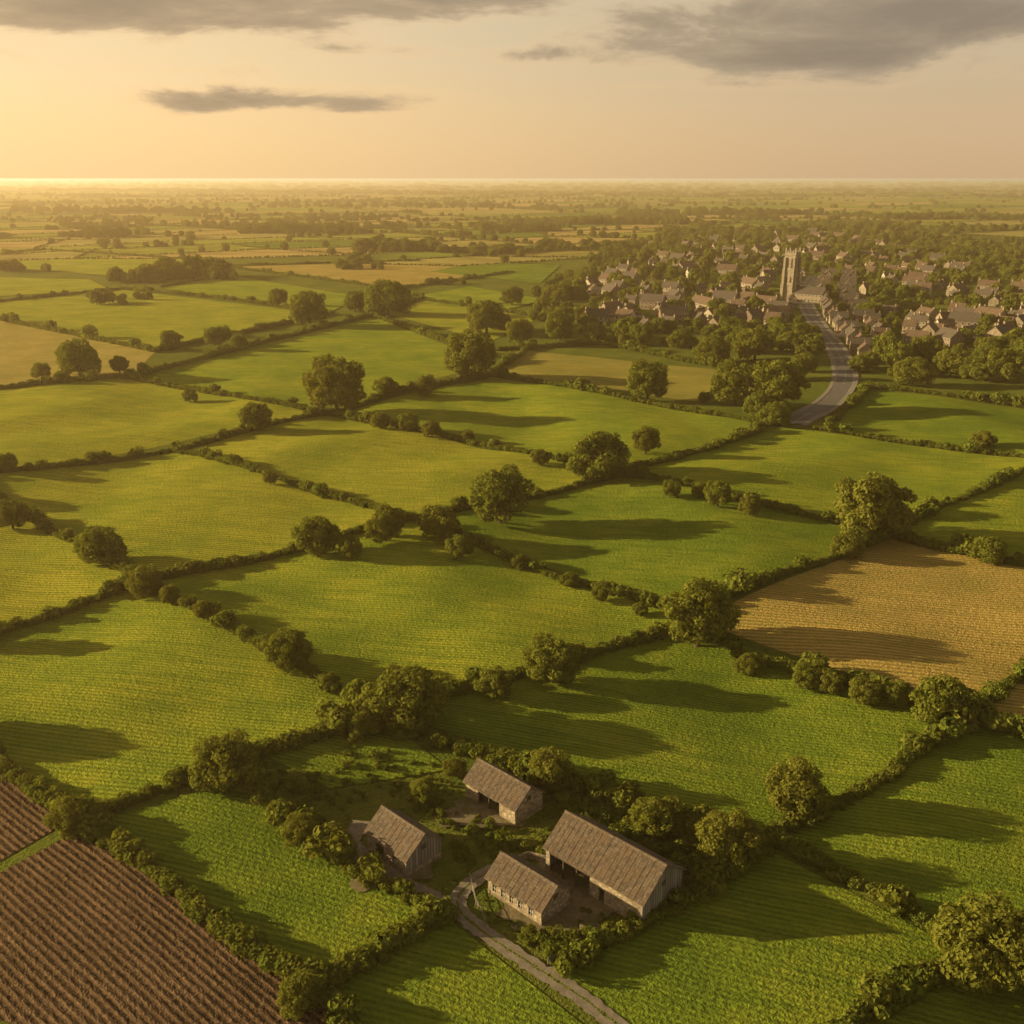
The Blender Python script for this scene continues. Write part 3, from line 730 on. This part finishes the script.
# ------------------------------------------------------------ distant patchwork country
def lattice(name, sp, ya, yb, seed, hs, hstep, ang=38, lift=.5):
    q = random.Random(seed); ca, sa = math.cos(math.radians(ang)), math.sin(math.radians(ang)); N = int(yb*1.5/sp)+2
    cache = {}
    def vert(i, j):
        if (i, j) not in cache:
            a = (i+q.uniform(-.27, .27)+.5*(j % 2)*.6)*sp*1.45; b = (j+q.uniform(-.25, .25))*sp
            cache[(i, j)] = (a*ca-b*sa, a*sa+b*ca)
        return cache[(i, j)]
    groups = {}; P = []; S = []; TP = []; TS = []
    for i in range(-N, N):
        for j in range(-N, N):
            v = [vert(i, j), vert(i+1, j), vert(i+1, j+1), vert(i, j+1)]
            cx, cy = sum(p[0] for p in v)/4, sum(p[1] for p in v)/4
            if not (ya < cy < yb) or abs(cx) > .62*cy+200: continue
            if inpoly((cx, cy), VP): continue
            mat = q.choices(FARN, [16, 22, 10, 14, 10, 14, 14])[0]
            mb_ = groups.setdefault(mat.name, MB())
            mb_.poly([(p[0], p[1], lift) for p in v], mat)
            if mat is FARN[6] and q.random() < .6:
                for _ in range(26):
                    u, w_ = q.random(), q.random(); x = v[0][0]+(v[1][0]-v[0][0])*u+(v[3][0]-v[0][0])*w_; y = v[0][1]+(v[1][1]-v[0][1])*u+(v[3][1]-v[0][1])*w_
                    s = q.uniform(.7, 1.3)*hs; TP.append((x, y, 0)); TS.append((s, s, s))
            for a, b in ((v[0], v[1]), (v[0], v[3])):
                if q.random() < .12: continue
                L = math.dist(a, b); s = 0; tall = q.random() < .3
                while s < L:
                    x = a[0]+(b[0]-a[0])*s/L; y = a[1]+(b[1]-a[1])*s/L
                    if q.random() < (.30 if tall else .035):
                        t = q.uniform(.5, 1.1)*hs; TP.append((x+q.gauss(0, 2), y+q.gauss(0, 2), 0)); TS.append((t, t, t))
                    k = q.uniform(1.2, 2.1)*hs; P.append((x+q.gauss(0, .8), y+q.gauss(0, .8), 0)); S.append((k, k, k*.9))
                    s += hstep
    for mn, g in groups.items():
        nm = 'wheat_field' if 'stubble' in mn else 'grass_field'
        obj(nm, g.mesh(nm))
    scatter('distant_hedges', GNBF, P, S); scatter('distant_trees', GNTF, TP, TS)
    print(name, len(P), len(TP))
lattice('mid', 140, 1280, 3000, 3, 1.0, 4.5)
lattice('far', 320, 3050, 8200, 5, 1.3, 11, 32, .8)
P = []; S = []
def wood(u0, u1, v, depth, n, sc):
    for _ in range(n):
        u = rnd.uniform(u0, u1); x, y = G(u, v); y += rnd.uniform(0, depth)*rnd.random(); s = sc*rnd.uniform(.6, 1.3)
        P.append((x+rnd.gauss(0, 5), y, 0)); S.append((s, s, s*rnd.uniform(.85, 1.15)))
for a in [(110, 160, 283, 60, 20, 1.2), (150, 215, 279, 60, 30, 1.45), (205, 232, 281, 30, 8, 1.1), (95, 125, 305, 20, 6, .8), (0, 45, 272, 40, 10, 1.1), (360, 440, 252, 120, 60, 1.4), (235, 345, 234, 200, 90, 1.4), (60, 120, 238, 200, 50, 1.2), (440, 540, 254, 90, 34, 1.0),
          (540, 640, 250, 100, 45, 1.0), (480, 560, 232, 200, 60, 1.2), (560, 700, 225, 250, 110, 1.2), (620, 820, 215, 300, 150, 1.3), (860, 1024, 256, 100, 60, 1.0), (900, 1024, 268, 80, 36, .9), (1000, 1060, 335, 60, 16, .8),
          (0, 250, 213, 400, 130, 1.3), (250, 500, 208, 500, 140, 1.3), (545, 600, 322, 50, 20, .8), (545, 580, 300, 50, 20, .9), (880, 1024, 220, 300, 100, 1.2), (90, 170, 300, 10, 6, .6), (425, 470, 285, 20, 8, .6), (340, 380, 270, 60, 12, .8)]:
    wood(*a)
scatter('distant_woodland', GNTM, P, S)
P = []; S = []
for i in range(3600):
    u = rnd.uniform(-60, 1090); y = rnd.choice([6200, 7400, 8600, 10500, 12500, 15500, 19000, 24000])*rnd.uniform(.93, 1.07); x = (u-512)/F*y
    if math.sin(x*.0011+y*.002)+rnd.uniform(-.5, .5) < -.1: continue
    s = 1.5*rnd.uniform(.8, 1.6)*(y/8000)**.6; P.append((x, y, -1)); S.append((s*3.4, s, s*.95))
scatter('distant_woodland', GNTF, P, S)
# ------------------------------------------------------------ haze: real scattering air lying over the country
m, T = newmat('haze_air')
vs = T.node('ShaderNodeVolumeScatter'); vs.inputs['Color'].default_value = (.88, .66, .40, 1); vs.inputs['Density'].default_value = 1.85e-4; vs.inputs['Anisotropy'].default_value = .4
o = T.node('ShaderNodeOutputMaterial'); T.l.new(vs.outputs[0], o.inputs['Volume'])
mb = MB(); mb.box(-30000, 30000, -1500, 58000, -20, 86, m); obj('haze', mb.mesh('haze'))
# ------------------------------------------------------------ sun + sky
SUN_AZ, SUN_EL = -82.0, 13.5
a, e = math.radians(SUN_AZ), math.radians(SUN_EL)
sv = Vector((math.sin(a)*math.cos(e), math.cos(a)*math.cos(e), math.sin(e)))
sl = bpy.data.lights.new('sun', 'SUN'); sl.energy = 10.0; sl.angle = math.radians(.6); sl.color = (1.0, .74, .36)
so = bpy.data.objects.new('sun', sl); so.rotation_euler = (-sv).to_track_quat('-Z', 'Y').to_euler(); so.location = (0, 0, 500); COL.objects.link(so)
w = bpy.data.worlds.new('World'); scene.world = w; w.use_nodes = True; w.node_tree.nodes.clear(); T = NT(w.node_tree)
sky = T.node('ShaderNodeTexSky', sky_type='NISHITA'); sky.sun_disc = False; sky.sun_elevation = e; sky.sun_rotation = a
sky.altitude = 100; sky.air_density = 1.0; sky.dust_density = 2.5; sky.ozone_density = 1.0
tc = T.node('ShaderNodeTexCoord').outputs['Generated']
sp = T.node('ShaderNodeSeparateXYZ'); T.l.new(tc, sp.inputs[0])
az = T.math('ARCTAN2', sp.outputs[0], sp.outputs[1]); el = sp.outputs[2]
cm = T.node('ShaderNodeCombineXYZ'); T.l.new(T.math('MULTIPLY', az, 6.0), cm.inputs[0]); T.l.new(T.math('MULTIPLY', el, 21.0), cm.inputs[1]); cm.inputs[2].default_value = 3.7
n1 = T.noise(cm.outputs[0], 1.25, 7, .6, .3)
def gauss(ca, ce, ra, re, k):
    x = T.math('DIVIDE', T.math('SUBTRACT', az, ca), ra); y = T.math('DIVIDE', T.math('SUBTRACT', el, ce), re)
    r = T.math('ADD', T.math('MULTIPLY', x, x), T.math('MULTIPLY', y, y))
    return T.math('MULTIPLY', T.math('EXPONENT', T.math('MULTIPLY', r, -1)), k)
msk = None
for g in [(-.33, .138, .25, .038, .56), (.34, .126, .28, .046, .58), (-.22, .066, .2, .013, .38), (-.03, .155, .09, .014, .34), (-.04, .106, .14, .009, .3), (.12, .08, .3, .006, .12), (.25, .10, .1, .008, .15), (-.30, .09, .1, .006, .15)]:
    v = gauss(*g); msk = v if msk is None else T.math('ADD', msk, v)
high = T.ramp(el, .17, .3, 0, .25)
raw = T.math('ADD', T.math('ADD', n1, msk), high)
dens = T.ramp(raw, .64, .94)
nis = T.mix(1.0, sky.outputs[0], (.28, .235, .19), 'MULTIPLY')
warm = T.mix(T.ramp(el, 0.0, .17), (4.9, 3.3, 1.85), (3.7, 3.1, 2.15))
sunw = T.ramp(az, .45, -.65)
warm = T.mix(sunw, warm, T.mix(T.ramp(el, 0, .2), (8.6, 5.8, 2.6), (6.8, 5.3, 3.2)))
fade = T.ramp(el, .15, .55, 1, .12)
sc_ = T.node('ShaderNodeVectorMath', operation='SCALE'); T.l.new(warm, sc_.inputs[0]); T.l.new(fade, sc_.inputs['Scale'])
ad = T.mix(1.0, nis, sc_.outputs[0], 'ADD')
ccol = T.mix(T.ramp(raw, .75, 1.2), (3.8, 2.95, 2.0), (2.15, 1.72, 1.25))
ccol = T.mix(1.0, ccol, T.mix(sunw, (1, 1, 1), (1.35, 1.22, 1.02)), 'MULTIPLY')
edge = T.math('MULTIPLY', T.math('MULTIPLY', dens, T.math('SUBTRACT', 1, dens)), 1.6)
fin = T.mix(T.math('MULTIPLY', dens, .88), ad, ccol)
fin = T.mix(edge, fin, T.mix(1.0, ad, (1.25, 1.18, 1.1), 'MULTIPLY'))
bg = T.node('ShaderNodeBackground'); T.l.new(fin, bg.inputs[0]); bg.inputs[1].default_value = .12
o = T.node('ShaderNodeOutputWorld'); T.l.new(bg.outputs[0], o.inputs[0])
# ------------------------------------------------------------ camera
cd = bpy.data.cameras.new('camera'); cd.lens = LENS; cd.sensor_width = 36; cd.clip_start = .5; cd.clip_end = 100000
co = bpy.data.objects.new('camera', cd); co.location = (0, 0, CAMH); co.rotation_euler = (math.pi/2-PITCH, 0, 0); COL.objects.link(co)
scene.camera = co
scene.view_settings.view_transform = 'Standard'; scene.view_settings.look = 'None'; scene.view_settings.exposure = 0
print('objects', len(bpy.data.objects), 'houses', len(placed))
